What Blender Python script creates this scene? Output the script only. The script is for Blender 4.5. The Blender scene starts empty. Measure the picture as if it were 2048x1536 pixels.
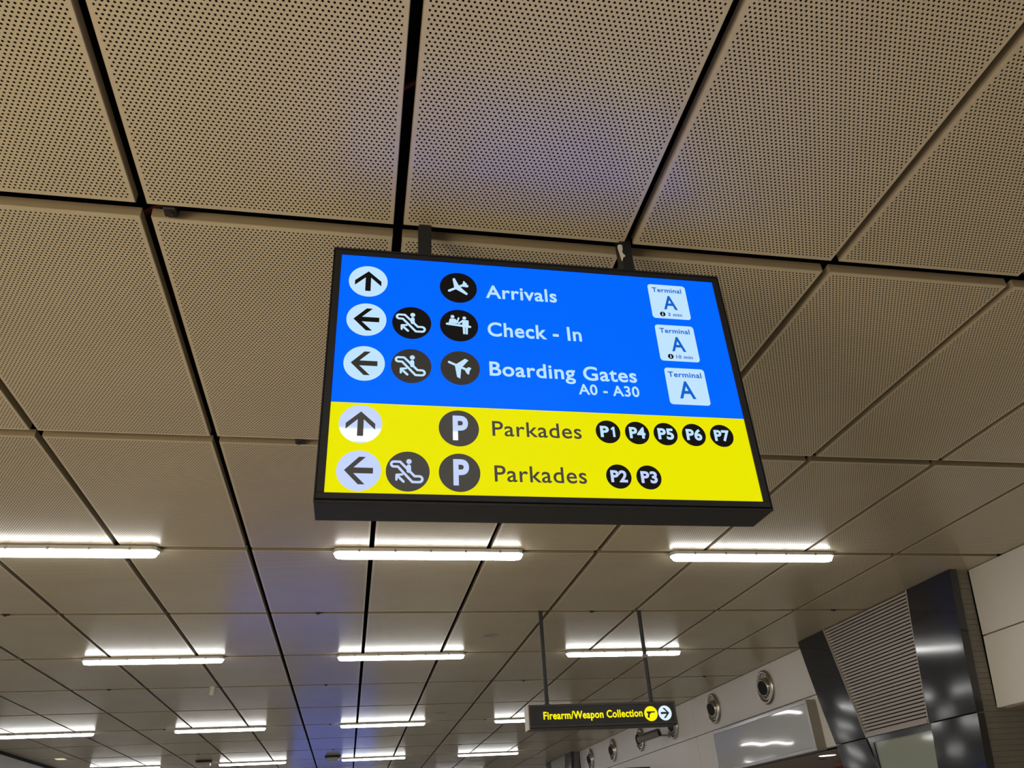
import bpy, bmesh, math, random
from mathutils import Matrix, Vector
random.seed(4)
C = bpy.context.scene.collection
S = bpy.context.scene
EYE = 1.65                      # camera height above the floor
CZ = EYE + 2.0256               # underside of the ceiling panels

# ------------------------------------------------------------ camera, world, lights, exposure
cam = bpy.data.cameras.new('camera'); co = bpy.data.objects.new('camera', cam); C.objects.link(co)
cam.sensor_width = 36.0; cam.lens = 1555.52 / 2048 * 36.0; cam.clip_start = 0.02; cam.clip_end = 200
rot = Matrix(((0.9822920241555716, -0.04720831761931111, -0.18131120767317263),
              (-0.17954167083540706, -0.5137614415751912, -0.8389362130604519),
              (-0.05354594021940816, 0.856633268031388, -0.5131396266006786)))
co.matrix_world = Matrix.Translation((0, 0, EYE)) @ rot.to_4x4()
S.camera = co
S.view_settings.view_transform = 'Standard'; S.view_settings.look = 'None'
S.view_settings.gamma = 1.0; S.view_settings.use_curve_mapping = False
S.view_settings.exposure = 0.0
w = bpy.data.worlds.new('world'); S.world = w; w.use_nodes = True
w.node_tree.nodes['Background'].inputs[0].default_value = (0.9, 0.95, 1, 1)
w.node_tree.nodes['Background'].inputs[1].default_value = 0.05
LAMP = 18.5                      # emission of the ceiling battens

def area(name, loc, aim, sx, sy, power, col):
    l = bpy.data.lights.new(name, 'AREA'); l.shape = 'RECTANGLE'; l.size = sx; l.size_y = sy
    l.energy = power; l.color = col
    o = bpy.data.objects.new(name, l); C.objects.link(o); o.location = loc
    o.rotation_euler = (Vector(aim) - Vector(loc)).to_track_quat('-Z', 'Y').to_euler()
    return o
# added warm area light to brighten the left ceiling; stands for unseen shops
area('left_fill_light', (-6.0, -1.0, 1.3), (0, 1.5, 3.4), 6.0, 2.0, 400, (1.0, 0.81, 0.56))

# ------------------------------------------------------------ materials
def mat(name, col, rough=0.5, metal=0.0, spec=0.5, emit=None, es=0.0, bump=0.0, bscale=60, var=0.0, coat=0.0):
    m = bpy.data.materials.new(name); m.use_nodes = True
    nt = m.node_tree; b = nt.nodes['Principled BSDF']
    b.inputs['Base Color'].default_value = (*col, 1); b.inputs['Roughness'].default_value = rough
    b.inputs['Metallic'].default_value = metal; b.inputs['Specular IOR Level'].default_value = spec
    b.inputs['Coat Weight'].default_value = coat
    if emit: b.inputs['Emission Color'].default_value = (*emit, 1); b.inputs['Emission Strength'].default_value = es
    if bump or var:
        tc = nt.nodes.new('ShaderNodeTexCoord'); n = nt.nodes.new('ShaderNodeTexNoise')
        n.inputs['Scale'].default_value = bscale; n.inputs['Detail'].default_value = 4
        nt.links.new(tc.outputs['Object'], n.inputs['Vector'])
        if bump:
            bp = nt.nodes.new('ShaderNodeBump'); bp.inputs['Strength'].default_value = bump; bp.inputs['Distance'].default_value = 0.004
            nt.links.new(n.outputs['Fac'], bp.inputs['Height']); nt.links.new(bp.outputs['Normal'], b.inputs['Normal'])
        if var:
            mx = nt.nodes.new('ShaderNodeMix'); mx.data_type = 'RGBA'
            mx.inputs['A'].default_value = (*[c * (1 - var) for c in col], 1); mx.inputs['B'].default_value = (*[min(1, c * (1 + var)) for c in col], 1)
            nt.links.new(n.outputs['Fac'], mx.inputs['Factor']); nt.links.new(mx.outputs['Result'], b.inputs['Base Color'])
    return m

PANEL = (0.645, 0.56, 0.395)
def perforated(name, hx, hy):
    """painted steel with a triangular field of small round holes that stops short of the panel edge"""
    m = bpy.data.materials.new(name); m.use_nodes = True; nt = m.node_tree; N = nt.nodes; L = nt.links
    b = N['Principled BSDF']; b.inputs['Roughness'].default_value = 0.25; b.inputs['Specular IOR Level'].default_value = 0.5
    tc = N.new('ShaderNodeTexCoord')
    P = 0.0162; Q = P * math.sqrt(3)
    def vm(op, a, bb=None):
        n = N.new('ShaderNodeVectorMath'); n.operation = op; L.new(a, n.inputs[0])
        if bb is not None: n.inputs[1].default_value = bb
        return n
    def mt(op, a, bb=None, c=None):
        n = N.new('ShaderNodeMath'); n.operation = op
        for i, x in enumerate((a, bb, c)):
            if x is None: continue
            if isinstance(x, (int, float)): n.inputs[i].default_value = x
            else: L.new(x, n.inputs[i])
        return n.outputs[0]
    g = vm('MULTIPLY', tc.outputs['Object'], (1 / P, 1 / Q, 0)).outputs[0]
    ds = []
    for off in (0.0, 0.5):
        f = vm('FRACTION', vm('ADD', g, (off + 100, off + 100, 0)).outputs[0]).outputs[0]
        c = vm('MULTIPLY', vm('SUBTRACT', f, (0.5, 0.5, 0)).outputs[0], (P, Q, 0)).outputs[0]
        ds.append(vm('LENGTH', c).outputs['Value'])
    d = mt('MINIMUM', ds[0], ds[1])
    mr = N.new('ShaderNodeMapRange'); L.new(d, mr.inputs[0])
    mr.inputs[1].default_value = 0.0034; mr.inputs[2].default_value = 0.0042; mr.inputs[3].default_value = 1; mr.inputs[4].default_value = 0
    sp = N.new('ShaderNodeSeparateXYZ'); L.new(vm('ABSOLUTE', tc.outputs['Object']).outputs[0], sp.inputs[0])
    inside = mt('MULTIPLY', mt('LESS_THAN', sp.outputs[0], hx - 0.016), mt('LESS_THAN', sp.outputs[1], hy - 0.016))
    hole = mt('MULTIPLY', mr.outputs[0], inside)
    # paint: slight differences from panel to panel and faint smudges
    oi = N.new('ShaderNodeObjectInfo'); no = N.new('ShaderNodeTexNoise'); no.inputs['Scale'].default_value = 2.2; no.inputs['Detail'].default_value = 5
    L.new(vm('ADD', tc.outputs['Object']).outputs[0], no.inputs['Vector'])
    am = N.new('ShaderNodeVectorMath'); am.operation = 'ADD'; L.new(tc.outputs['Object'], am.inputs[0]); L.new(oi.outputs['Location'], am.inputs[1]); L.new(am.outputs[0], no.inputs['Vector'])
    val = mt('ADD', mt('MULTIPLY', oi.outputs['Random'], 0.06), mt('MULTIPLY', no.outputs['Fac'], 0.16))
    hs = N.new('ShaderNodeHueSaturation'); hs.inputs['Color'].default_value = (*PANEL, 1)
    L.new(mt('ADD', val, 0.89), hs.inputs['Value'])
    mx = N.new('ShaderNodeMix'); mx.data_type = 'RGBA'
    L.new(hole, mx.inputs['Factor']); L.new(hs.outputs[0], mx.inputs['A']); mx.inputs['B'].default_value = (0.006, 0.006, 0.007, 1)
    L.new(mx.outputs['Result'], b.inputs['Base Color'])
    L.new(mt('SUBTRACT', 0.5, mt('MULTIPLY', hole, 0.5)), b.inputs['Specular IOR Level'])
    return m

GX, GY, PX, PY = 0.036, 0.066, 0.9, 1.8
HX, HY = (PX - GX) / 2, (PY - GY) / 2
M = {
 'panel': perforated('perforated_panel', HX, HY),
 'panel_wide': perforated('perforated_panel_wide', 0.515, HY),
 'panel_edge': mat('panel_edge_paint', (0.36, 0.30, 0.20), 0.5),
 'void': mat('ceiling_void', (0.006, 0.007, 0.009), 0.9),
 'floor': mat('floor_tile', (0.70, 0.68, 0.64), 0.25, var=0.08, bscale=1.5),
 'white_wall': mat('white_cladding', (0.82, 0.80, 0.765), 0.45, var=0.05, bscale=0.8),
 'joint': mat('joint_backing', (0.10, 0.095, 0.09), 0.8),  # dark backing seen through the open joints
 'left_wall': mat('pale_plaster', (0.62, 0.61, 0.58), 0.6, var=0.05, bscale=1.0),
 'grey_slat': mat('grey_slat', (0.20, 0.185, 0.158), 0.55, var=0.18, bscale=7),
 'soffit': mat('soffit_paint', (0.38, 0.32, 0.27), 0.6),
 'black_gloss': mat('black_gloss_steel', (0.008, 0.009, 0.013), 0.6, spec=0.1, coat=0.7),
 'louvre': mat('louvre_aluminium', (0.42, 0.38, 0.345), 0.45, metal=0.1),
 'louvre_back': mat('louvre_backing', (0.05, 0.045, 0.042), 0.8),
 'poster_glass': mat('poster_glass', (0.34, 0.38, 0.32), 0.06, spec=0.7),
 'sign_black': mat('sign_black_powdercoat', (0.011, 0.0115, 0.013), 0.5, spec=.3, bump=0.15, bscale=300),
 'sign_groove': mat('sign_groove', (0.003, 0.003, 0.003), 0.8),
 'pole': mat('pole_dark_steel', (0.008, 0.009, 0.011), 0.45),
 'pole_grey': mat('pole_charcoal', (0.018, 0.02, 0.022), 0.5),
 'paper': mat('torn_white_sticker', (0.62, 0.60, 0.54), 0.8, bump=0.4, bscale=80),
 'blue': mat('backlit_blue_acrylic', (0.0, 0.02, 0.1), 0.4, spec=0.04, emit=(0.0, 0.093, 1.0), es=1.38),
 'board_blue': mat('backlit_board_blue', (0.0, 0.02, 0.1), 0.4, spec=0.1, emit=(0.13, 0.22, 0.9), es=1.0),
 'yellow': mat('backlit_yellow_acrylic', (0.1, 0.09, 0.0), 0.4, spec=0.04, emit=(0.80, 0.78, 0.0), es=.97),
 'white_lit': mat('backlit_white_acrylic', (0.05, 0.05, 0.05), 0.04, spec=0.3, emit=(0.50, 0.75, 1.0), es=1.0),
 'lavender_lit': mat('backlit_cool_white_acrylic', (0.05, 0.05, 0.05), 0.04, spec=0.3, emit=(0.55, 0.67, 1.0), es=0.95),
 'text_lit': mat('backlit_pale_blue_lettering', (0.2, 0.2, 0.2), 0.4, spec=0.2, emit=(0.36, 0.66, 1.0), es=1.0),
 'blue_text': mat('backlit_blue_lettering', (0.0, 0.05, 0.2), 0.4, spec=0.2, emit=(0.002, 0.095, 0.52), es=1.0),
 'vinyl': mat('opaque_black_vinyl', (0.008, 0.008, 0.009), 0.5, spec=0.1),
 'vinyl_faint': mat('faint_emit_black_vinyl', (0.015, 0.015, 0.014), 0.5, spec=0.3, emit=(1, 0.93, 0.83), es=0.016),  # black vinyl with a very faint warm emission
 'vinyl_grey': mat('weak_emit_grey_vinyl', (0.02, 0.02, 0.02), 0.5, spec=0.3, emit=(1, 0.92, 0.82), es=0.036),  # dark vinyl with a weak warm emission, so it renders grey
 'small_black': mat('small_sign_black_acrylic', (0.018, 0.018, 0.022), 0.35),
 'small_frame': mat('small_sign_frame', (0.035, 0.035, 0.034), 0.45),
 'small_yellow': mat('small_sign_yellow', (0.3, 0.28, 0.0), 0.4, spec=0.2, emit=(0.88, 0.80, 0.0), es=1.0),
 'small_white': mat('small_sign_white', (0.3, 0.3, 0.3), 0.4, spec=0.2, emit=(0.60, 0.78, 0.95), es=1.0),
 'end_cap': mat('pale_end_cap', (0.55, 0.52, 0.47), 0.4),
 'lamp': mat('lamp_diffuser', (0.8, 0.8, 0.8), 0.5, emit=(1.0, 0.99, 0.965), es=LAMP),
 'tray': mat('lamp_tray_paint', (0.62, 0.62, 0.60), 0.4),
 'clip': mat('lamp_clip', (0.35, 0.33, 0.30), 0.35, metal=0.6),
 'steel': mat('brushed_stainless', (0.55, 0.52, 0.46), 0.24, metal=1.0, bump=0.1, bscale=90),
 'duct_black': mat('duct_black', (0.008, 0.009, 0.009), 0.7),
 'box_face': mat('unlit_opal_face', (0.58, 0.60, 0.62), 0.05, spec=0.5),
 'box_frame': mat('anodised_frame', (0.36, 0.36, 0.36), 0.3, metal=0.5),
 'box_side': mat('lightbox_side', (0.30, 0.285, 0.24), 0.5),
 'downlight': mat('downlight_glow', (0.9, 0.9, 0.9), 0.5, emit=(1.0, 0.95, 0.85), es=6),
 'warm_downlight': mat('warm_downlight_glow', (0.9, 0.9, 0.7), 0.5, emit=(0.75, 0.68, 0.35), es=0.9),
 'red': mat('red_band', (0.35, 0.03, 0.015), 0.5),
 'red_cable': mat('red_cable', (0.16, 0.018, 0.012), 0.6),
 'camera_grey': mat('camera_housing', (0.20, 0.195, 0.19), 0.4),
 'plastic_white': mat('white_plastic', (0.62, 0.60, 0.52), 0.4),
 'clip_dark': mat('dark_bracket', (0.02, 0.015, 0.012), 0.6),
 'blade': mat('blade_sign_black', (0.015, 0.015, 0.02), 0.4),
}

M['black_gloss'].node_tree.nodes['Principled BSDF'].inputs['Coat Roughness'].default_value = 0.11
M['black_gloss'].node_tree.nodes['Principled BSDF'].inputs['Coat IOR'].default_value = 1.85

# ------------------------------------------------------------ helpers
def link(name, bm, m, parent=None, loc=(0, 0, 0), smooth=False):
    me = bpy.data.meshes.new(name)
    bm.normal_update(); bm.to_mesh(me); bm.free()
    for x in (m if isinstance(m, (list, tuple)) else [m]): me.materials.append(x)
    if smooth:
        for p in me.polygons: p.use_smooth = True
    o = bpy.data.objects.new(name, me); C.objects.link(o); o.location = loc
    if parent: o.parent = parent
    return o
def empty(name, loc, label, cat, group=None):
    o = bpy.data.objects.new(name, None); C.objects.link(o); o.location = loc; o.empty_display_size = 0.1
    o['label'] = label; o['category'] = cat
    if group: o['group'] = group
    return o
def tag(o, label, cat, group=None):
    o['label'] = label; o['category'] = cat
    if group: o['group'] = group
    return o
def struct(o): o['kind'] = 'structure'; return o
def box(bm, a, b, bev=0.0):
    r = bmesh.ops.create_cube(bm, size=1.0)
    for v in r['verts']:
        v.co = Vector([(a[i] + b[i]) / 2 + v.co[i] * (b[i] - a[i]) for i in range(3)])
    if bev:
        es = list({e for v in r['verts'] for e in v.link_edges})
        bmesh.ops.bevel(bm, geom=es, offset=bev, segments=1, affect='EDGES')
    return r['verts']
def bx(a, b, bev=0.0):
    bm = bmesh.new(); box(bm, a, b, bev); return bm
def hexa(bm, bottom, top):
    """solid from two quads"""
    vb = [bm.verts.new(p) for p in bottom]; vt = [bm.verts.new(p) for p in top]
    bm.faces.new(vb[::-1]); bm.faces.new(vt)
    for i in range(4): bm.faces.new((vb[i], vb[(i + 1) % 4], vt[(i + 1) % 4], vt[i]))
def cyl(bm, p, q, r, seg=16, r2=None):
    p, q = Vector(p), Vector(q); d = q - p
    mt = Matrix.Translation((p + q) / 2) @ d.to_track_quat('Z', 'Y').to_matrix().to_4x4()
    bmesh.ops.create_cone(bm, cap_ends=True, segments=seg, radius1=r, radius2=r if r2 is None else r2, depth=d.length, matrix=mt)
def lathe(bm, prof, seg=32, mt=Matrix()):
    rings = []
    for r, z in prof:
        rings.append([bm.verts.new(mt @ Vector((max(r, 1e-4) * math.cos(2 * math.pi * k / seg), max(r, 1e-4) * math.sin(2 * math.pi * k / seg), z))) for k in range(seg)])
    for a, b in zip(rings, rings[1:]):
        for k in range(seg): bm.faces.new((a[k], a[(k + 1) % seg], b[(k + 1) % seg], b[k]))
def poly(bm, pts, y, t=0.0008):
    """flat shape in the XZ plane facing -Y, t thick"""
    f = bm.faces.new([bm.verts.new((p[0], y, p[1])) for p in pts])
    r = bmesh.ops.extrude_face_region(bm, geom=[f])
    for v in [g for g in r['geom'] if isinstance(g, bmesh.types.BMVert)]: v.co.y += t
def circ(cx, cz, r, n=48): return [(cx + r * math.cos(2 * math.pi * k / n), cz + r * math.sin(2 * math.pi * k / n)) for k in range(n)]
def stroke(bm, pts, r, y, closed=False, cap=True):
    n = len(pts)
    for i in range(n if closed else n - 1):
        a, b = Vector(pts[i]), Vector(pts[(i + 1) % n]); d = (b - a)
        if d.length < 1e-6: continue
        d.normalize(); nn = Vector((-d.y, d.x)) * r
        poly(bm, [a + nn, b + nn, b - nn, a - nn], y)
    if cap:
        for p in pts: poly(bm, circ(p[0], p[1], r, 14), y)
CAPH = 0.70
def text(name, body, x0, base, x1, cap, y, m, parent, bold=0.0, zx=None):
    """lettering set flat in the XZ plane: from x0 to x1, standing on base, capitals cap high"""
    cu = bpy.data.curves.new('t', 'FONT'); cu.body = body; cu.offset = bold; cu.space_character = 1.06; cu.extrude = 0.004
    cu.resolution_u = 5
    o = bpy.data.objects.new('t', cu); C.objects.link(o)
    dg = bpy.context.evaluated_depsgraph_get(); dg.update()
    me = bpy.data.meshes.new_from_object(o.evaluated_get(dg))
    bpy.data.objects.remove(o); bpy.data.curves.remove(cu)
    xs = [v.co.x for v in me.vertices]; a, b = min(xs), max(xs)
    sx = (x1 - x0) / (b - a); sz = cap / CAPH
    for v in me.vertices:
        x, yy, z = v.co
        v.co = ((x - a) * sx + x0, y - z * 0.12, yy * sz + base)
    me.materials.clear(); me.materials.append(m); me.name = name
    # every word is a part of its own: cut at the widest gaps
    iv = sorted((min(me.vertices[k].co.x for k in p.vertices), max(me.vertices[k].co.x for k in p.vertices)) for p in me.polygons)
    gaps = []; hi = iv[0][1]
    for l, h in iv:
        if l > hi: gaps.append((l - hi, (l + hi) / 2))
        hi = max(hi, h)
    cuts = sorted(c for _, c in sorted(gaps, reverse=True)[:body.count(' ')])
    lims = [-1e9] + cuts + [1e9]
    for l, h in zip(lims, lims[1:]):
        bm = bmesh.new(); bm.from_mesh(me)
        bmesh.ops.delete(bm, geom=[v for v in bm.verts if not l < v.co.x < h], context='VERTS')
        t = link(name, bm, m, parent)
    return t
def copy_tree(o, parent=None, top=True):
    c = o.copy(); C.objects.link(c)
    if parent is not None: c.parent = parent
    for ch in KIDS.get(o.name, []):
        copy_tree(ch, c)
    return c
KIDS = {}
def note_kids(o):
    KIDS[o.name] = list(o.children)
    for c in o.children: note_kids(c)

def cap_height():
    cu = bpy.data.curves.new('t', 'FONT'); cu.body = 'H'; o = bpy.data.objects.new('t', cu); C.objects.link(o)
    dg = bpy.context.evaluated_depsgraph_get(); dg.update(); me = bpy.data.meshes.new_from_object(o.evaluated_get(dg))
    h = max(v.co.y for v in me.vertices); bpy.data.objects.remove(o); bpy.data.curves.remove(cu); bpy.data.meshes.remove(me)
    return h
CAPH = cap_height(); print('CAPH', CAPH)

# ------------------------------------------------------------ the hall
X0, Y0 = -0.8176, 2.2448          # ceiling grid origin: joint column 0, joint row 0
XL, XR = -6.22, 5.62
YB, YF = -9.0, 46.0
struct(link('floor', bx((XL - .2, YB, -0.15), (9.2, YF, 0)), M['floor']))
ceil = struct(link('ceiling', bx((XL - .2, YB, CZ + 0.62), (9.2, YF, CZ + 0.75)), M['void']))
struct(link('wall_left', bx((XL - .2, YB, 0), (XL, YF, CZ - .05)), M['left_wall']))
struct(link('shadow_gap_strip', bx((XL - .2, YB, CZ - .05), (XL + .02, YF, CZ + .62)), M['void']))  # black strip; lower edge stands in for the shadow line under the ceiling
struct(link('wall_back', bx((XL, YB - .2, 0), (9.2, YB, CZ + .62)), M['left_wall']))
struct(link('wall_far', bx((XL, YF, 0), (9.2, YF + .2, CZ + .62)), M['left_wall']))

def panel_mesh(hx, slot):
    bm = bmesh.new(); h = 0.042
    box(bm, (-hx, -HY, 0), (hx, HY, h))
    be = [e for e in bm.edges if all(v.co.z < 1e-6 for v in e.verts)]
    bmesh.ops.bevel(bm, geom=be, offset=0.0025, segments=1, affect='EDGES')
    bm.normal_update()
    for f in bm.faces: f.material_index = 0 if (f.normal.z < -0.5 and f.calc_area() > 0.1) else 1
    me = bpy.data.meshes.new('ceiling_panel'); bm.to_mesh(me); bm.free()
    me.materials.append(M[slot]); me.materials.append(M['panel_edge'])
    return me
pm = panel_mesh(HX, 'panel'); pw = panel_mesh(0.515, 'panel_wide')
far_bm = bmesh.new()
for j in range(-6, 7):
    for i in range(-7, 25):
        wide = j == 6
        cx = X0 + PX * (j + .5) if not wide else X0 + PX * j + GX / 2 + 0.515
        cy = Y0 + PY * (i - .5)
        if -1 <= i <= 14:
            o = bpy.data.objects.new('ceiling_panel', pw if wide else pm); C.objects.link(o)
            o.parent = ceil
            o.location = (cx, cy, CZ + random.uniform(-.001, .001))
            o.rotation_euler = (random.uniform(-.0008, .0008), random.uniform(-.0008, .0008), 0)
        else:
            hx = 0.515 if wide else HX
            box(far_bm, (cx - hx, cy - HY, CZ), (cx + hx, cy + HY, CZ + .042))
fo = link('distant_panels', far_bm, M['panel_edge'], ceil); fo['kind'] = 'stuff'

# right wall: white cladding fascia with an open joint, upper and lower row
ZF = EYE + 0.845; ZJ = EYE + 1.445
wr = struct(link('wall_right', bx((XR + .10, 9.0, ZF), (XR + .18, YF, CZ + .3)), M['joint']))
def wpanel(y0, y1, z0, z1, s0=0.0, s1=0.0, yb0=None, yb1=None):
    """one cladding sheet; yb: y of the lower corners when an end is cut on the slant"""
    g = 0.006; a0 = yb0 if yb0 is not None else y0; a1 = yb1 if yb1 is not None else y1
    bm = bmesh.new()
    bot = [(XR, a0 + g, z0 + g), (XR + .10, a0 + g, z0 + g), (XR + .10, a1 - g, z0 + g), (XR, a1 - g, z0 + g)]
    top = [(XR, y0 + g, z1 - g), (XR + .10, y0 + g, z1 - g), (XR + .10, y1 - g, z1 - g), (XR, y1 - g, z1 - g)]
    hexa(bm, bot, top)
    link('wall_panel', bm, M['white_wall'], wr)
cols = [8.6, 13.275, 20.75]
for a, b in zip(cols, cols[1:]):
    wpanel(a, b, ZJ, CZ); wpanel(a, b, ZF, ZJ)
for a, b in ((23.6, 29), (29, 35), (35, 46)):
    wpanel(a, b, ZJ, CZ); wpanel(a, b, ZF, ZJ)
near = [-9, -5, -1, 2.6]
for a, b in zip(near, near[1:]):
    wpanel(a, b, ZJ, CZ); wpanel(a, b, ZF, ZJ)
wpanel(2.6, 6.266, ZJ, CZ, yb1=6.372); wpanel(2.6, 6.372, ZF, ZJ, yb1=6.50)
link('wall_backing', bx((XR + .10, -9, ZF), (XR + .18, 6.2, CZ + .3)), M['joint'], wr)
# deep soffit and back wall of the recess under the fascia
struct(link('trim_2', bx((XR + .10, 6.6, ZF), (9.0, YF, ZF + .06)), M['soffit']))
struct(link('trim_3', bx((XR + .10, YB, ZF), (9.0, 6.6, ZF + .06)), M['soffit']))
struct(link('wall_recess', bx((9.0, YB, 0), (9.2, YF, CZ)), M['left_wall']))
struct(link('trim_4', bx((6.98, 9.3, ZF - .40), (7.10, 11.66, ZF - .055)), M['red']))

# grey slatted cladding that closes the recess beside the near column (faces the camera)
def slat_wall(dy):
    sb = bmesh.new(); pitch = 0.045
    z = 0.0
    k = 0
    while z < CZ - EYE + EYE - 0.01:
        zt = min(z + pitch - .0022, CZ - .002)
        f = lambda zz: 6.275 + (CZ - zz) * 0.195 + dy
        xr = XR + .10 if z > ZF else 8.98
        xr = XR - .001 if z > ZF else 8.98
        hexa(sb, [(5.455, f(z), z), (xr, f(z), z), (xr, f(z) + .05, z), (5.455, f(z) + .05, z)],
                 [(5.455, f(zt), zt), (xr, f(zt), zt), (xr, f(zt) + .05, zt), (5.455, f(zt) + .05, zt)])
        z += pitch; k += 1
    return sb
for dy in (0.0, 14.5):
    base = bmesh.new(); f = lambda zz: 6.30 + (CZ - zz) * 0.195 + dy
    hexa(base, [(5.46, f(0), 0), (8.98, f(0), 0), (8.98, f(0) + .05, 0), (5.46, f(0) + .05, 0)],
               [(5.46, f(ZF), ZF), (8.98, f(ZF), ZF), (8.98, f(ZF) + .05, ZF), (5.46, f(ZF) + .05, ZF)])
    hexa(base, [(5.46, f(ZF), ZF), (XR, f(ZF), ZF), (XR, f(ZF) + .05, ZF), (5.46, f(ZF) + .05, ZF)],
               [(5.46, f(CZ), CZ), (XR, f(CZ), CZ), (XR, f(CZ) + .05, CZ), (5.46, f(CZ) + .05, CZ)])
    wg = struct(link('wall_near' if dy == 0 else 'wall_middle', base, M['joint']))
    s = link('slats', slat_wall(dy), M['grey_slat'], wg); s['kind'] = 'stuff'

# ------------------------------------------------------------ flared column cladding
def column(name, dy, label):
    t = empty(name, (5.6, 7.7 + dy, 0), label, 'column', 'flared dark columns on the right wall')
    ox, oy = 5.6, 7.7
    zt, zm = CZ - .002, EYE + .82
    def yl(z): return 9.135 + (z - CZ) * 0.245     # far outer edge
    def yr(z): return 6.235 + (CZ - z) * 0.215     # near outer edge
    def gl(z): return 8.507 + (z - CZ) * 0.245     # far edge of the grille
    def gr(z): return 6.909 + (CZ - z) * 0.215
    def sheet(ya, yb, z0, z1, nz=10, ny=8, bul=0.022):
        """convex glossy sheet, folded back at its sides"""
        bm = bmesh.new(); rows = []
        for a in range(nz + 1):
            z = z0 + (z1 - z0) * a / nz; u0, u1 = ya(z), yb(z); row = []
            for b in range(ny + 1):
                s = b / ny; x = 5.40 - bul * (1 - (2 * s - 1) ** 2) * 0.25 - bul * (1 - (2 * a / nz - 1) ** 2) * 0.45
                row.append((x - ox, u0 + (u1 - u0) * s - oy, z))
            row = [(5.47 - ox, u0 - oy, z)] + row + [(5.47 - ox, u1 - oy, z)]
            rows.append([bm.verts.new(p) for p in row])
        for r, q in zip(rows, rows[1:]):
            for k in range(len(r) - 1): bm.faces.new((r[k], q[k], q[k + 1], r[k + 1]))
        bmesh.ops.recalc_face_normals(bm, faces=bm.faces)
        # make it a solid by closing the back
        back = bm.faces.new([r[0] for r in rows] + [r[-1] for r in rows][::-1])
        bm.faces.new(rows[0][::-1]); bm.faces.new(rows[-1])
        bmesh.ops.recalc_face_normals(bm, faces=bm.faces)
        o = link('cladding_sheet', bm, M['black_gloss'], t)
        for p in o.data.polygons: p.use_smooth = abs(p.normal.x) > .8 and len(p.vertices) == 4
        nrm = {}
        for p in o.data.polygons:
            for k in p.edge_keys: nrm.setdefault(k, []).append(p.normal.copy())
        for e in o.data.edges:
            q = nrm.get(tuple(sorted(e.vertices)), [])
            if len(q) == 2 and q[0].angle(q[1], 0) > .5: e.use_edge_sharp = True
        return o
    g = 0.006
    sheet(yr, lambda z: gr(z) - .012, zm + g, zt)
    sheet(lambda z: gl(z) + .012, yl, zm + g, zt)
    sheet(yr, lambda z: gr(z) - .03, EYE - .9, zm - g)
    sheet(lambda z: gl(z) + .03, yl, EYE - .9, zm - g)
    # core behind the sheets
    bm = bmesh.new()
    hexa(bm, [(5.472 - ox, yr(.0) - oy + .13, 0), (6.2 - ox, yr(0) - oy + .13, 0), (6.2 - ox, yl(0) - oy - .03, 0), (5.465 - ox, yl(0) - oy - .03, 0)],
             [(5.472 - ox, yr(zt) - oy + .13, zt), (6.2 - ox, yr(zt) - oy + .13, zt), (6.2 - ox, yl(zt) - oy - .05, zt), (5.465 - ox, yl(zt) - oy - .012, zt)])
    link('core', bm, M['louvre_back'], t)
    # louvred grille
    zs0 = zm + .035; n = 35; p = (zt - zs0) / n
    for k in range(n):
        z = zs0 + p * k; bm = bmesh.new()
        a, b, c, d = gr(z) - oy, gl(z) - oy, gl(z + p) - oy, gr(z + p) - oy
        hexa(bm, [(5.405 - ox, a, z), (5.455 - ox, a, z + p * .45), (5.455 - ox, b, z + p * .45), (5.405 - ox, b, z)],
                 [(5.405 - ox, d, z + p * .66), (5.455 - ox, d, z + p * .9), (5.455 - ox, c, z + p * .9), (5.405 - ox, c, z + p * .66)])
        link('slat', bm, M['louvre'], t)
    for (ya, w_) in ((gr, -.012), (gl, 0.0)):
        bm = bmesh.new(); a, b = ya(zm) + w_ - oy, ya(zt) + w_ - oy
        hexa(bm, [(5.392 - ox, a, zm), (5.46 - ox, a, zm), (5.46 - ox, a + .012, zm), (5.392 - ox, a + .012, zm)],
                 [(5.392 - ox, b, zt), (5.46 - ox, b, zt), (5.46 - ox, b + .012, zt), (5.392 - ox, b + .012, zt)])
        link('grille_edge', bm, M['louvre'], t)
    link('grille_sill', bx((5.385 - ox, gr(zm) - oy, zm + .004), (5.46 - ox, gl(zm) - oy, zm + .034)), M['louvre'], t)
    # poster case below the grille
    y0, y1 = gr(zm) - .02 - oy, gl(zm) + .02 - oy
    fr = bmesh.new()
    box(fr, (5.41 - ox, y0, zm - .055), (5.46 - ox, y1, zm)); box(fr, (5.41 - ox, y0, EYE - .9), (5.46 - ox, y0 + .03, zm - .055)); box(fr, (5.41 - ox, y1 - .09, EYE - .9), (5.46 - ox, y1, zm - .055))
    link('case_frame', fr, M['black_gloss'], t)
    link('case_glass', bx((5.425 - ox, y0 + .03, EYE - .9), (5.45 - ox, y1 - .09, zm - .055)), M['poster_glass'], t)
    link('plinth', bx((5.40 - ox, y0 - .4, 0), (5.9 - ox, y1 + .4, EYE - .905)), M['black_gloss'], t)
    return t
column('clad_column', 0.0, 'tall flared black gloss column with louvred grille beside the wall light box')
column('clad_column', 14.5, 'far dark column at the end of the white wall, behind the small hanging sign')

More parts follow.
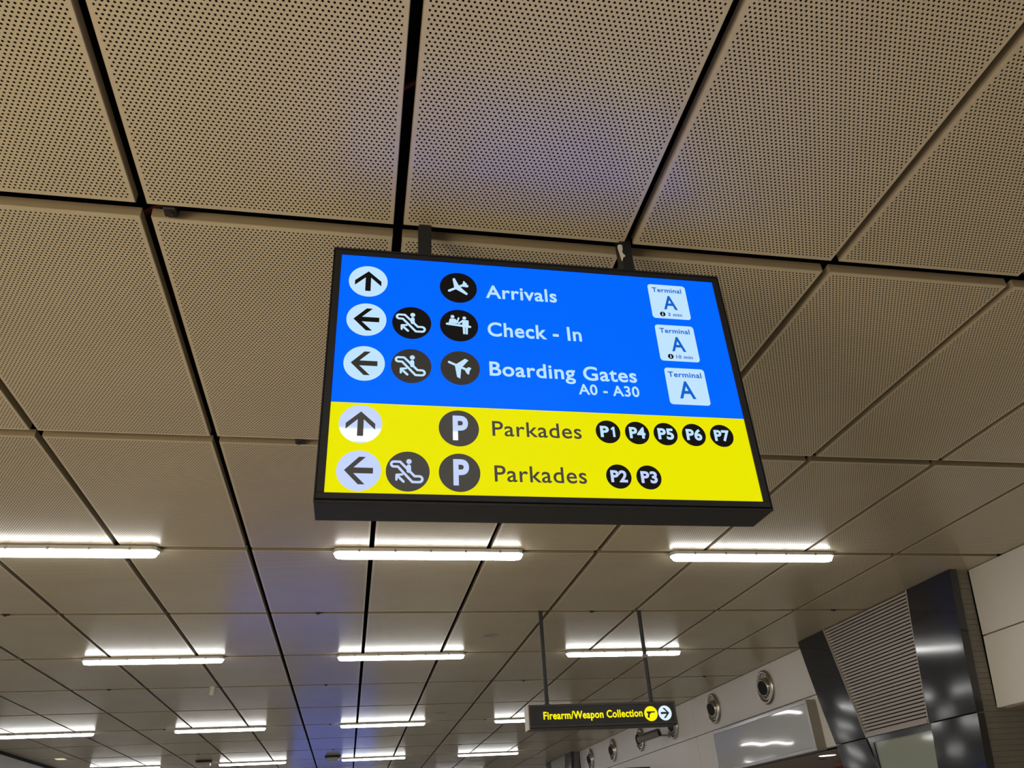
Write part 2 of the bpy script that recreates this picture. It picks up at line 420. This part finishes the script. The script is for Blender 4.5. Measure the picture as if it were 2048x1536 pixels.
# ------------------------------------------------------------ ceiling battens
tray = None
def make_batten():
    t = empty('batten_light', (0, 0, CZ), '', 'light', 'linear batten lights on the ceiling')
    L2, W2 = 0.735, 0.055
    def prism(l, w_, z0, z1, tip, inset):
        bm = bmesh.new()
        def ring(l, w_, z): return [bm.verts.new(p) for p in ((-l, 0, z), (-l + tip * .35, -w_ * .75, z), (-l + tip, -w_, z), (l - tip, -w_, z), (l - tip * .35, -w_ * .75, z), (l, 0, z), (l - tip * .35, w_ * .75, z), (l - tip, w_, z), (-l + tip, w_, z), (-l + tip * .35, w_ * .75, z))]
        a = ring(l, w_, z0); b = ring(l - inset, w_ - inset, z1)
        bm.faces.new(a); bm.faces.new(b[::-1])
        for k in range(10): bm.faces.new((a[k], b[k], b[(k + 1) % 10], a[(k + 1) % 10]))
        bmesh.ops.recalc_face_normals(bm, faces=bm.faces)
        return bm
    link('tray', prism(L2, W2 + .006, -.003, -.030, .05, 0.0), M['tray'], t)
    link('diffuser', prism(L2 - .004, W2, -.0305, -.062, .045, .016), M['lamp'], t)
    for s in (-1, 1):
        for k in range(5):
            x = -.54 + .27 * k
            link('clip', bx((x - .008, s * (W2 + .006) - .004, -.036), (x + .008, s * (W2 + .006) + .004, -.014)), M['clip'], t)
    return t
bat = make_batten(); note_kids(bat); first = True
COLN = {-2: 'at the left edge', -1: 'left of the long ceiling joints', 0: 'below the large sign', 1: 'on the right'}
LBL = {
 (2, -1): 'nearest left batten light, running out of the left edge of the picture',
 (2, 0): 'long batten light just under the bottom edge of the large blue and yellow sign',
 (2, 1): 'nearest right batten light, right of and below the large sign corner',
 (4, -1): 'second row batten light on the left, above the small white sensor',
 (4, 0): 'second row batten light, middle one, left of the round ceiling speaker',
 (4, 1): 'batten light crossed by the right pole of the small black sign',
 (7, -2): 'third row batten light at the far left edge of the picture',
 (7, -1): 'third row batten light, second from the left edge',
 (7, 0): 'third row batten light in the middle column',
 (7, 1): 'batten light half hidden behind the left end of the small black sign',
 (10, -2): 'fourth row batten light at the bottom edge, leftmost',
 (10, -1): 'fourth row batten light beside the left grey ceiling unit',
 (10, 0): 'fourth row batten light beside the right grey ceiling unit',
 (10, 1): 'fourth row batten light lowest on the right, left below the small sign',
}
for i in (-4, -1, 2, 4, 7, 10, 13, 16, 19, 22):
    for k in (-2, -1, 0, 1):
        o = bat if first else copy_tree(bat); first = False
        o.location = (X0 + PX * (1.5 + 3 * k), Y0 + PY * i, CZ)
        o['label'] = LBL.get((i, k)) or 'batten light outside the picture, %s, %s column' % (
            {-4: 'behind the viewer', -1: 'above the viewer', 2: 'first row', 4: 'second row', 7: 'third row', 10: 'fourth row', 13: 'fifth row', 16: 'sixth row', 19: 'seventh row', 22: 'farthest row'}[i],
            {-2: 'leftmost', -1: 'left', 0: 'middle', 1: 'right'}[k])

# ------------------------------------------------------------ big wayfinding sign
SC = Vector((0.577, 2.145, EYE + 1.363))
sg = empty('hanging_sign', SC, 'large backlit blue and yellow wayfinding sign hanging from the ceiling', 'sign')
HW, HH = 0.717, 0.477
bm = bmesh.new(); box(bm, (-HW, .010, -HH), (HW, .150, HH), .002); link('housing', bm, M['sign_black'], sg)
FW, FH, IW, IH = .711, .4665, .6885, .447
for (a, b, c, d) in ((-FW, FW, IH, FH), (-FW, FW, -FH, -IH), (-FW, -IW, -IH, IH), (IW, FW, -IH, IH)):
    link('frame_bar', bx((a, 0.0, c), (b, .0098, d), .0015), M['sign_black'], sg)
lip = bmesh.new()
box(lip, (-HW, .002, -HH), (HW, .0105, -FH - .0048)); box(lip, (-HW, .002, FH + .0035), (HW, .0105, HH))
box(lip, (-HW, .002, -FH - .0048), (-FW - .003, .0105, FH + .0035)); box(lip, (FW + .003, .002, -FH - .0048), (HW, .0105, FH + .0035))
link('rim', lip, M['sign_black'], sg)
ZB = -.1425
b_ = link('face_panel', bx((-IW, .0045, ZB), (IW, .0096, IH)), M['blue'], sg); b_['label'] = 'blue backlit upper panel'
y_ = link('face_panel', bx((-IW, .0045, -IH), (IW, .0096, ZB - .0012)), M['yellow'], sg); y_['label'] = 'yellow backlit lower panel'
YD = .0037; YT = .0028
def disc(name, cx, cz, r, m, label):
    bm = bmesh.new(); poly(bm, circ(cx, cz, r, 56), YD); o = link(name, bm, m, sg); o['label'] = label; return o
ARROW = [(0, .65), (.68, .01), (.68, -.29), (.14, .24), (.14, -.64), (-.14, -.64), (-.14, .24), (-.68, -.29), (-.68, .01)]
def arrow_disc(cx, cz, ang, m, ma, r=.0655):
    d = disc('arrow_disc', cx, cz, r, m, 'pale disc with black arrow pointing ' + ('up' if ang == 0 else 'left'))
    c, s = math.cos(ang), math.sin(ang); bm = bmesh.new()
    poly(bm, [(cx + r * (x * c - z * s), cz + r * (x * s + z * c)) for x, z in ARROW], YT)
    link('arrow', bm, ma, d)
arrow_disc(-.594, .337, 0, M['white_lit'], M['vinyl']); arrow_disc(-.5935, .176, math.pi / 2, M['white_lit'], M['vinyl'])
arrow_disc(-.5935, .003, math.pi / 2, M['white_lit'], M['vinyl_faint'])
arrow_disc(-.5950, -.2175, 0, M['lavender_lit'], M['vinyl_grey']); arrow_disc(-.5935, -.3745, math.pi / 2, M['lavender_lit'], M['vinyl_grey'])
class Pict:
    def __init__(s, cx, cz, r): s.c = (cx, cz, r); s.bm = bmesh.new(); s.y = YT
    def t(s, p): return (s.c[0] + p[0] * s.c[2], s.c[1] + p[1] * s.c[2])
    def poly(s, pts): poly(s.bm, [s.t(p) for p in pts], s.y)
    def dot(s, p, r): q = s.t(p); poly(s.bm, circ(q[0], q[1], r * s.c[2], 18), s.y)
    def stroke(s, pts, r, closed=False): stroke(s.bm, [s.t(p) for p in pts], r * s.c[2], s.y, closed)
    def done(s, m, parent): return link('pictogram', s.bm, m, parent)
def escalator(cx, cz, md):
    d = disc('pictogram_disc', cx, cz, .0655, md, 'dark disc with escalator pictogram'); p = Pict(cx, cz, .0655)
    arcR = [(.52 + .145 * math.cos(a), -.385 + .145 * math.sin(a)) for a in [math.pi / 2 - math.pi * k / 8 for k in range(9)]]
    arcL = [(-.64 + .125 * math.cos(a), .345 + .125 * math.sin(a)) for a in [-math.pi / 2 - math.pi * k / 8 for k in range(9)]]
    p.stroke([(-.36, .47), (.31, -.24)] + arcR + [(.21, -.53), (-.46, .22)] + arcL, .057, True)
    p.dot((.045, .49), .125); p.stroke([(.04, .24), (.04, .02)], .10); p.poly([(-.06, .2), (.14, .2), (.16, -.12), (.05, -.02)])
    p.stroke([(-.19, -.52), (-.49, -.22)], .058); p.stroke([(-.51, -.43), (-.51, -.19), (-.26, -.17)], .052)
    p.done(M['white_lit'] if cz > -.1 else M['lavender_lit'], d)
escalator(-.4435, .1735, M['vinyl']); escalator(-.443, .002, M['vinyl_faint']); escalator(-.4485, -.373, M['vinyl_grey'])
# arrivals aeroplane
d = disc('pictogram_disc', -.283, .3365, .0655, M['vinyl'], 'dark disc with landing aeroplane'); p = Pict(-.283, .3365, .0655)
p.stroke([(-.50, -.25), (.40, .27)], .068); p.poly([(-.31, .56), (-.20, .63), (.04, .10), (-.22, -.03)]); p.poly([(-.14, -.12), (.10, .04), (.50, -.38), (.43, -.47)])
p.poly([(.22, .20), (.27, .46), (.36, .42), (.41, .24), (.56, .17), (.50, .05), (.22, .08)]); p.done(M['white_lit'], d)
# check-in desk
d = disc('pictogram_disc', -.2835, .1745, .0655, M['vinyl'], 'dark disc with check-in desk figures'); p = Pict(-.2835, .1745, .0655)
p.stroke([(-.63, .06), (.57, -.06)], .062); p.dot((-.34, .53), .10); p.poly([(-.48, .40), (-.21, .40), (-.12, .10), (-.55, .12)])
p.stroke([(-.21, .34), (-.11, .17), (-.02, .46)], .045); p.dot((.28, .48), .10); p.poly([(.16, .36), (.50, .34), (.50, -.02), (.17, .0)])
p.stroke([(.20, .30), (-.02, .13)], .05); p.poly([(.18, .02), (.31, .02), (.31, -.53), (.20, -.53)]); p.poly([(.335, .02), (.46, .02), (.44, -.54), (.335, -.54)])
p.done(M['white_lit'], d)
# departures aeroplane
d = disc('pictogram_disc', -.283, .004, .0655, M['vinyl_faint'], 'dark disc with flying aeroplane'); p = Pict(-.283, .004, .0655)
p.stroke([(-.56, .31), (.42, -.15)], .062); p.poly([(-.22, .19), (.25, .55), (.42, .46), (.08, .02)]); p.poly([(-.27, .13), (.05, -.02), (-.01, -.64), (-.17, -.54)])
p.poly([(.28, -.06), (.42, .06), (.56, .0), (.47, -.17)]); p.poly([(.24, -.16), (.47, -.12), (.44, -.38), (.33, -.33)]); p.done(M['white_lit'], d)
# parking discs
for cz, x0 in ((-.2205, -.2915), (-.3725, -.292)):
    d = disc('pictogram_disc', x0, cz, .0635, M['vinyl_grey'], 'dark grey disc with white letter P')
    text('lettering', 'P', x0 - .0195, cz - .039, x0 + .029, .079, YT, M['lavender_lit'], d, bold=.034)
def flag_one(x, base, h, w_, y, m, parent):
    bm = bmesh.new(); poly(bm, [(x + w_, base), (x + w_, base + h), (x + w_ * .42, base + h), (x - w_ * .25, base + h * .80), (x - w_ * .1, base + h * .66), (x + w_ * .3, base + h * .77), (x + w_ * .3, base)][::-1], y)
    link('lettering', bm, m, parent)
for n_, cx, cz in (('1', .197, -.2132), ('4', .2965, -.2134), ('5', .395, -.2136), ('6', .4945, -.2128), ('7', .594, -.2122), ('2', .2133, -.3713), ('3', .3132, -.3717)):
    d = disc('parkade_disc', cx, cz, .0415, M['vinyl'], 'black disc reading P' + n_)
    mm = M['lavender_lit'] if cz < -.3 else M['text_lit'] if False else M['white_lit']
    if n_ == '1':
        text('lettering', 'P', cx - .0265, cz - .0185, cx + .003, .037, YT, mm, d, bold=.034)
        flag_one(cx + .0125, cz - .0185, .037, .0105, YT, mm, d)
    else:
        text('lettering', 'P' + n_, cx - .0270, cz - .0185, cx + .0275, .037, YT, mm, d, bold=.034)
# lettering
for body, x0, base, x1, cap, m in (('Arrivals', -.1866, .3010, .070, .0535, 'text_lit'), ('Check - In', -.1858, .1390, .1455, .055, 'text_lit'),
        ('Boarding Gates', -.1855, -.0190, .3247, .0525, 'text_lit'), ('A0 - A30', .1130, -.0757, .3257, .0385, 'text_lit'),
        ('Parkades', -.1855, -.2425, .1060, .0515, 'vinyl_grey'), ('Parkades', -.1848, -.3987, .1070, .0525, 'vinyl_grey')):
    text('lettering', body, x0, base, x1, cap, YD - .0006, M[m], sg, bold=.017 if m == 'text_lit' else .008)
# terminal plates
def rrect(cx, cz, w_, h, r, n=6):
    pts = []
    for qx, qz, a0 in ((1, 1, 0), (-1, 1, 90), (-1, -1, 180), (1, -1, 270)):
        for k in range(n + 1):
            a = math.radians(a0 + 90 * k / n); pts.append((cx + qx * (w_ / 2 - r) + r * math.cos(a), cz + qz * (h / 2 - r) + r * math.sin(a)))
    return pts
for cx, cz, h, mins in ((.4985, .3390, .154, '3 min'), (.4987, .1550, .154, '10 min'), (.5048, -.0245, .146, None)):
    bm = bmesh.new(); poly(bm, rrect(cx, cz, .147, h, .012), YD); pl = link('terminal_plate', bm, M['white_lit'], sg)
    pl['label'] = 'white plate reading Terminal A' + (' ' + mins if mins else '')
    if mins:
        text('lettering', 'Terminal', cx - .0585, cz + .042, cx + .0555, .0195, YT, M['blue_text'], pl, bold=.014)
        text('lettering', 'A', cx - .0245, cz - .035, cx + .028, .0595, YT, M['blue_text'], pl, bold=.015)
        bm = bmesh.new(); poly(bm, circ(cx - .034, cz - .0585, .0105, 24), YT); link('pedestrian_dot', bm, M['vinyl'], pl)
        x0 = cx - .0135
        text('lettering', mins, x0, cz - .0655, cx + .0400 + (.008 if mins[0] == '1' else 0), .0135, YT, M['blue_text'], pl, bold=.012)
        bm = bmesh.new(); poly(bm, circ(cx - .034, cz - .0535, .0018, 10), YT - .0008); stroke(bm, [(cx - .034, cz - .0575), (cx - .0345, cz - .0605)], .0016, YT - .0008); stroke(bm, [(cx - .0345, cz - .0605), (cx - .0365, cz - .0645)], .0010, YT - .0008); stroke(bm, [(cx - .0345, cz - .0605), (cx - .0322, cz - .0645)], .0010, YT - .0008)
        link('walking_figure', bm, M['white_lit'], pl)
    else:
        text('lettering', 'Terminal', cx - .063, cz + .036, cx + .0595, .0205, YT, M['blue_text'], pl, bold=.014)
        text('lettering', 'A', cx - .0345, cz - .0485, cx + .024, .066, YT, M['blue_text'], pl, bold=.015)
for px in (.181 - .577, .964 - .577):
    bm = bmesh.new(); box(bm, (px - .0235, .055, HH - .01), (px + .0235, .105, CZ + .30 - SC.z), .003)
    link('pole', bm, M['pole'], sg)
    link('mounting_plate', bx((px - .05, .035, HH), (px + .05, .125, HH + .006)), M['pole'], sg)
bm = bmesh.new()
sx = .945 - .577
pts = [(sx - .004, .640), (sx + .004, .644), (sx + .009, .640), (sx + .0085, .618), (sx + .005, .608), (sx + .009, .596), (sx + .0135, .590), (sx + .012, .583), (sx + .007, .581), (sx + .002, .560), (sx - .0005, .563), (sx - .003, .595), (sx - .0065, .625)]
poly(bm, pts, .052, .0008); 
for v in bm.verts: v.co.x = sx - .0075 + (v.co.x - sx) * 1.35
st = link('torn_sticker', bm, M['paper'], sg); st['label'] = 'torn white paper scrap on the right pole'
for s_ in range(3):
    bm = bmesh.new(); x = -.66 + s_ * .37; cyl(bm, (x, .0012, -.4722), (x, .0022, -.4722), .0022, 10); link('screw', bm, M['sign_groove'], sg)

# ------------------------------------------------------------ small black sign
SY = 7.57; sx0, sx1 = 1.604, 3.039; sz0, sz1 = EYE + .934, EYE + 1.145
sm = empty('hanging_sign', ((sx0 + sx1) / 2, SY, (sz0 + sz1) / 2), 'small black hanging sign with yellow firearm and weapon collection lettering', 'sign')
cx, cz = (sx0 + sx1) / 2, (sz0 + sz1) / 2; hw, hh = (sx1 - sx0) / 2, (sz1 - sz0) / 2
link('housing', bx((-hw, .012, -hh), (hw, .16, hh), .003), M['small_frame'], sm)
for a, b, c, d in ((-hw, hw, hh - .022, hh), (-hw, hw, -hh, -hh + .008), (-hw, hw, -hh + .013, -hh + .036), (-hw, -hw + .022, -hh + .036, hh - .022), (hw - .022, hw, -hh + .036, hh - .022)):
    link('frame_bar', bx((a, 0, c), (b, .0118, d), .002), M['small_frame'], sm)
link('face_panel', bx((-hw + .022, .006, -hh + .036), (hw - .022, .0115, hh - .022)), M['small_black'], sm)
link('end_cap', bx((-hw - .012, .004, -hh), (-hw - .0005, .165, hh), .002), M['end_cap'], sm)['label'] = 'pale end cap'
zr = EYE - cz
text('lettering', 'Firearm/Weapon Collection', 1.738 - cx, 1.018 + zr, 2.702 - cx, .062, .0046, M['small_yellow'], sm, bold=.028)
bm = bmesh.new(); poly(bm, circ(2.786 - cx, 1.0395 + zr, .066, 40), .005); yd = link('pictogram_disc', bm, M['small_yellow'], sm); yd['label'] = 'yellow disc with pistol pictogram'
g = Pict(2.786 - cx, 1.0395 + zr, .066); g.y = .004
g.poly([(-.62, .30), (.62, .30), (.62, .14), (-.02, .10), (-.06, -.06), (-.22, -.08), (-.26, -.55), (-.58, -.52), (-.44, .02), (-.62, .10)][::-1]); g.done(M['small_black'], yd)
bm = bmesh.new(); poly(bm, circ(2.927 - cx, 1.041 + zr, .066, 40), .005); wd = link('arrow_disc', bm, M['small_white'], sm); wd['label'] = 'white disc with black arrow pointing right'
bm = bmesh.new(); poly(bm, [(2.927 - cx + .066 * z, 1.041 + zr - .066 * x) for x, z in ARROW], .004); link('arrow', bm, M['small_black'], wd)
for px, clampz in ((1.797, None), (2.830, EYE + 1.577)):
    bm = bmesh.new(); cyl(bm, (px - cx, .078, hh - .01), (px - cx, .078, CZ + .2 - cz), .019, 14); pl = link('pole', bm, M['pole_grey'], sm, smooth=False)
    bm = bmesh.new(); cyl(bm, (px - cx, .078, hh), (px - cx, .078, hh + .012), .034, 16); link('pole_foot', bm, M['pole_grey'], pl)
    if clampz:
        bm = bmesh.new(); box(bm, (px - cx - .022, .055, clampz - cz - .015), (px - cx + .026, .100, clampz - cz + .02), .003); link('clamp', bm, M['camera_grey'], pl)

# ------------------------------------------------------------ right wall fittings
def nozzle(y, label, aim):
    t = empty('air_nozzle', (XR, y, EYE + 1.742), label, 'air nozzle', 'round steel air nozzles along the white wall')
    R_ = Matrix.Rotation(-math.pi / 2, 4, 'Y')            # local +Z points to -X, out of the wall
    bm = bmesh.new(); lathe(bm, [(.150, .004), (.176, .012), (.184, .040), (.198, .048), (.216, .042), (.226, .020), (.228, .001)], 40, R_); link('flange', bm, M['steel'], t, smooth=True)
    bm = bmesh.new(); lathe(bm, [(.186, .036), (.172, .018), (.168, .004)], 40, R_); lathe(bm, [(.170, .012), (.160, .030), (.148, .032), (.140, .020), (.128, .008), (.122, .004)], 40, R_); link('ring', bm, M['steel'], t, smooth=True)
    T = R_ @ Matrix.Rotation(aim[0], 4, 'X') @ Matrix.Rotation(aim[1], 4, 'Y')
    bm = bmesh.new(); lathe(bm, [(.128, .030), (.124, .045), (.116, .062), (.104, .080), (.098, .084), (.092, .078), (.089, .05), (.088, .032)], 36, T); link('ball', bm, M['steel'], t, smooth=True)
    bm = bmesh.new(); lathe(bm, [(.0935, .072), (.0001, .072)], 32, T); link('throat', bm, M['duct_black'], t)
    bm = bmesh.new(); lathe(bm, [(.215, .002), (.0001, .002)], 32, R_); link('backplate', bm, M['duct_black'], t)
NL = ['nearest round steel air nozzle above the wall light box, beside the dark column', 'second round steel air nozzle, above the left end of the light box',
      'air nozzle just below the right end of the small black sign', 'air nozzle directly behind the grey wall camera',
      'second farthest air nozzle on the white wall', 'farthest air nozzle next to the far dark column']
for y, l in zip((10.57, 12.38, 14.20, 16.02, 17.90, 19.72), NL): nozzle(y, l, (math.radians(14), math.radians(-9)))
# unlit light box on the wall
lb = empty('light_box', (XR, 10.87, EYE + 1.11), 'unlit pale wall light box with reflections, left of the dark column', 'light box')
y0, y1, z0, z1 = 9.41 - 10.87, 12.32 - 10.87, -.285, .285
link('case', bx((-.125, y0, z0), (-.001, y1, z1), .004), M['box_side'], lb)
for a, b, c, d in ((y0, y1, z1 - .04, z1), (y0, y1, z0, z0 + .04), (y0, y0 + .045, z0 + .04, z1 - .04), (y1 - .03, y1, z0 + .04, z1 - .04)):
    link('frame_bar', bx((-.136, a, c), (-.1255, b, d), .003), M['box_frame'], lb)
bm = bmesh.new()   # the opal film is very slightly buckled
n = 24; rows = []
for a in range(n + 1):
    y = y0 + .045 + (y1 - y0 - .075) * a / n; rows.append([bm.verts.new((-.130 + .0003 * math.sin(a * .9 + k * 1.1), y, z0 + .04 + (z1 - z0 - .08) * k / 6)) for k in range(7)])
for r, q in zip(rows, rows[1:]):
    for k in range(6): bm.faces.new((r[k], r[k + 1], q[k + 1], q[k]))
link('face_panel', bm, M['box_face'], lb, smooth=True)
# wall camera
wc = empty('wall_camera', (5.45, 14.54, EYE + 1.665), 'grey bullet camera sticking out of the white wall under the small sign', 'camera')
A = Vector((-.29, .32, -.070)); B = Vector((0, 0, 0))
bm = bmesh.new(); cyl(bm, A, B, .058, 20); link('body', bm, M['camera_grey'], wc)
bm = bmesh.new(); cyl(bm, B, B + (B - A).normalized() * .015, .055, 20); link('rear_cap', bm, M['duct_black'], wc)
bm = bmesh.new(); dd = (A - B).normalized(); box(bm, (-.34, -.07, -.004), (.05, .07, .004))
bmesh.ops.transform(bm, matrix=Matrix.Translation(Vector((-.03, .03, .060))) @ Matrix.Rotation(math.atan2(-.27, .25) , 4, 'Z') @ Matrix.Rotation(-.15, 4, 'Y'), verts=bm.verts); link('sun_hood', bm, M['camera_grey'], wc)
bm = bmesh.new(); cyl(bm, B + A * .3, (.17, -.05, -.05), .016, 12); link('bracket', bm, M['camera_grey'], wc)
bm = bmesh.new(); cyl(bm, (.155, -.05, -.05), (.17, -.05, -.05), .045, 18); link('wall_plate', bm, M['camera_grey'], wc)
# blade sign on the wall
bs = empty('blade_sign', (5.61, 15.6, EYE + 1.05), 'plain dark blade sign on the white wall at the bottom edge', 'sign')
link('board', bx((-.53, 0, -.16), (-.035, .05, .16), .004), M['blade'], bs); link('bracket', bx((-.035, .01, -.10), (.008, .04, .10)), M['blade'], bs)
# downlight and detector in the recess soffit
dl = empty('downlight', (6.18, 10.38, ZF), 'small bright round downlight in the soffit beside the column', 'light')
bm = bmesh.new(); lathe(bm, [(.105, .0), (.125, -.004), (.13, -.001)], 28); link('bezel', bm, M['plastic_white'], dl)
bm = bmesh.new(); cyl(bm, (0, 0, -.003), (0, 0, -.0005), .105, 28); link('lens', bm, M['downlight'], dl)
bm = bmesh.new(); lathe(bm, [(.0001, -.004), (.05, -.004), (.06, -.0005)], 24); tag(link('soffit_speaker', bm, M['clip_dark'], None, (6.40, 10.9, ZF)), 'small dark round fitting in the soffit beside the downlight', 'speaker')

# ------------------------------------------------------------ small things on the ceiling
def spk(x, y, l):
    t = empty('ceiling_speaker', (x, y, CZ), l, 'speaker', 'round ceiling speakers')
    bm = bmesh.new(); lathe(bm, [(.055, -.002), (.060, -.006), (.082, -.005), (.088, -.0005)], 32); link('ring', bm, M['panel_edge'], t, smooth=True)
    bm = bmesh.new(); lathe(bm, [(.0001, -.002), (.056, -.003)], 28); link('grille', bm, M['box_side'], t)
spk(1.44, 8.61, 'round flush ceiling speaker right of the middle second row light'); spk(1.44, 13.96, 'distant round ceiling speaker right of the middle third row light')
def clipthing(i, j, l):
    bm = bmesh.new(); box(bm, (-.022, -.024, -.004), (.022, .024, .03), .004); cyl(bm, (0, 0, -.012), (0, 0, -.004), .014, 10)
    tag(link('joint_bracket', bm, M['clip_dark'], None, (X0 + PX * j, Y0 + PY * i, CZ)), l, 'bracket', 'dark brackets in the ceiling joints')
for i, j, l in ((0, .1, 'dark bracket in the joint left above the large sign'), (1, .5, 'dark bracket in the joint touching the left side of the large sign'),
        (3, .5, 'dark bracket in the joint above the middle second row light'), (3, 3.5, 'dark bracket in the joint between the two small sign poles'),
        (3, 6.5, 'dark bracket in the joint beside the top of the louvred grille'), (3, -2.5, 'dark bracket in the joint at the left picture edge'),
        (5, -2.5, 'dark bracket in the joint above the third row left lights'), (5, .5, 'dark bracket in the joint left of the small speaker row'),
        (5, 3.5, 'dark bracket in the joint left of the small sign pole'), (5, 6.5, 'dark bracket in the ceiling joint above the nearest air nozzle'),
        (7, -2.5, 'dark bracket left of the second third row light'), (7, .5, 'dark bracket left of the middle third row light'),
        (7, 3.5, 'dark bracket left of the light behind the small sign'), (9, -2.5, 'dark bracket above the left grey ceiling unit'),
        (9, .5, 'dark bracket above the right grey ceiling unit'), (9, 3.5, 'dark bracket above the lowest right light'), (9, 6.5, 'dark bracket above the far dark column')):
    clipthing(i, j, l)
t = empty('ceiling_sensor', (-1.80, 11.2, CZ), 'small white cylindrical sensor hanging under a left ceiling joint', 'sensor')
bm = bmesh.new(); cyl(bm, (0, 0, -.11), (0, 0, -.012), .034, 18); link('body', bm, M['plastic_white'], t)
bm = bmesh.new(); cyl(bm, (0, 0, -.012), (0, 0, .012), .042, 20); link('base', bm, M['plastic_white'], t)
for x, l in ((-3.12, 'grey ceiling unit with modelled dark shadow at the bottom, left of the fourth row light'), (-.39, 'grey ceiling unit with modelled dark shadow at the bottom centre, beside the middle light')):
    t = empty('ceiling_unit', (x, 19.65, CZ), l, 'sensor', 'grey ceiling units at the far end')
    link('base', bx((-.17, -.12, -.035), (.17, .12, 0), .006), M['clip_dark'], t); link('body', bx((-.13, -.10, -.11), (.13, .09, -.036), .012), M['end_cap'], t)  # dark slab stands in for the shadow above the grey body
for x, y in ((-5.63, 18.31),):
    t = empty('downlight', (x, y, CZ), 'small dim warm downlight in the far left ceiling', 'light')
    link('bezel', bx((-.10, -.13, -.010), (.10, .13, -.0005), .003), M['plastic_white'], t); link('lens', bx((-.08, -.11, -.014), (.08, .11, -.0105)), M['warm_downlight'], t)
bm = bmesh.new()
cyl(bm, (-.95, 2.46, CZ + .124), (.30, 1.52, CZ + .124), .011, 10); tag(link('ceiling_cable', bm, M['red_cable']), 'dark red cable glimpsed through the ceiling joint above the large sign', 'cable')
# backlit blue information board standing further down the hall, below the frame; the ceiling mirrors it
t = empty('information_board', (-1.1, 13.2, 0), 'backlit blue information board standing on the hall floor', 'sign')
link('case', bx((-1.0, .0, .0), (1.0, .16, 2.55), .006), M['sign_black'], t)
link('face_panel', bx((-.95, -.008, 1.15), (.95, -.0005, 2.50)), M['board_blue'], t)
t = empty('information_board', (-.5, 26.0, 0), 'tall backlit blue information totem standing at the far end of the hall', 'sign')
link('case', bx((-1.25, .0, .0), (1.25, .2, 3.2), .006), M['sign_black'], t)
link('face_panel', bx((-1.2, -.008, 1.2), (1.2, -.0005, 3.1)), M['board_blue'], t)
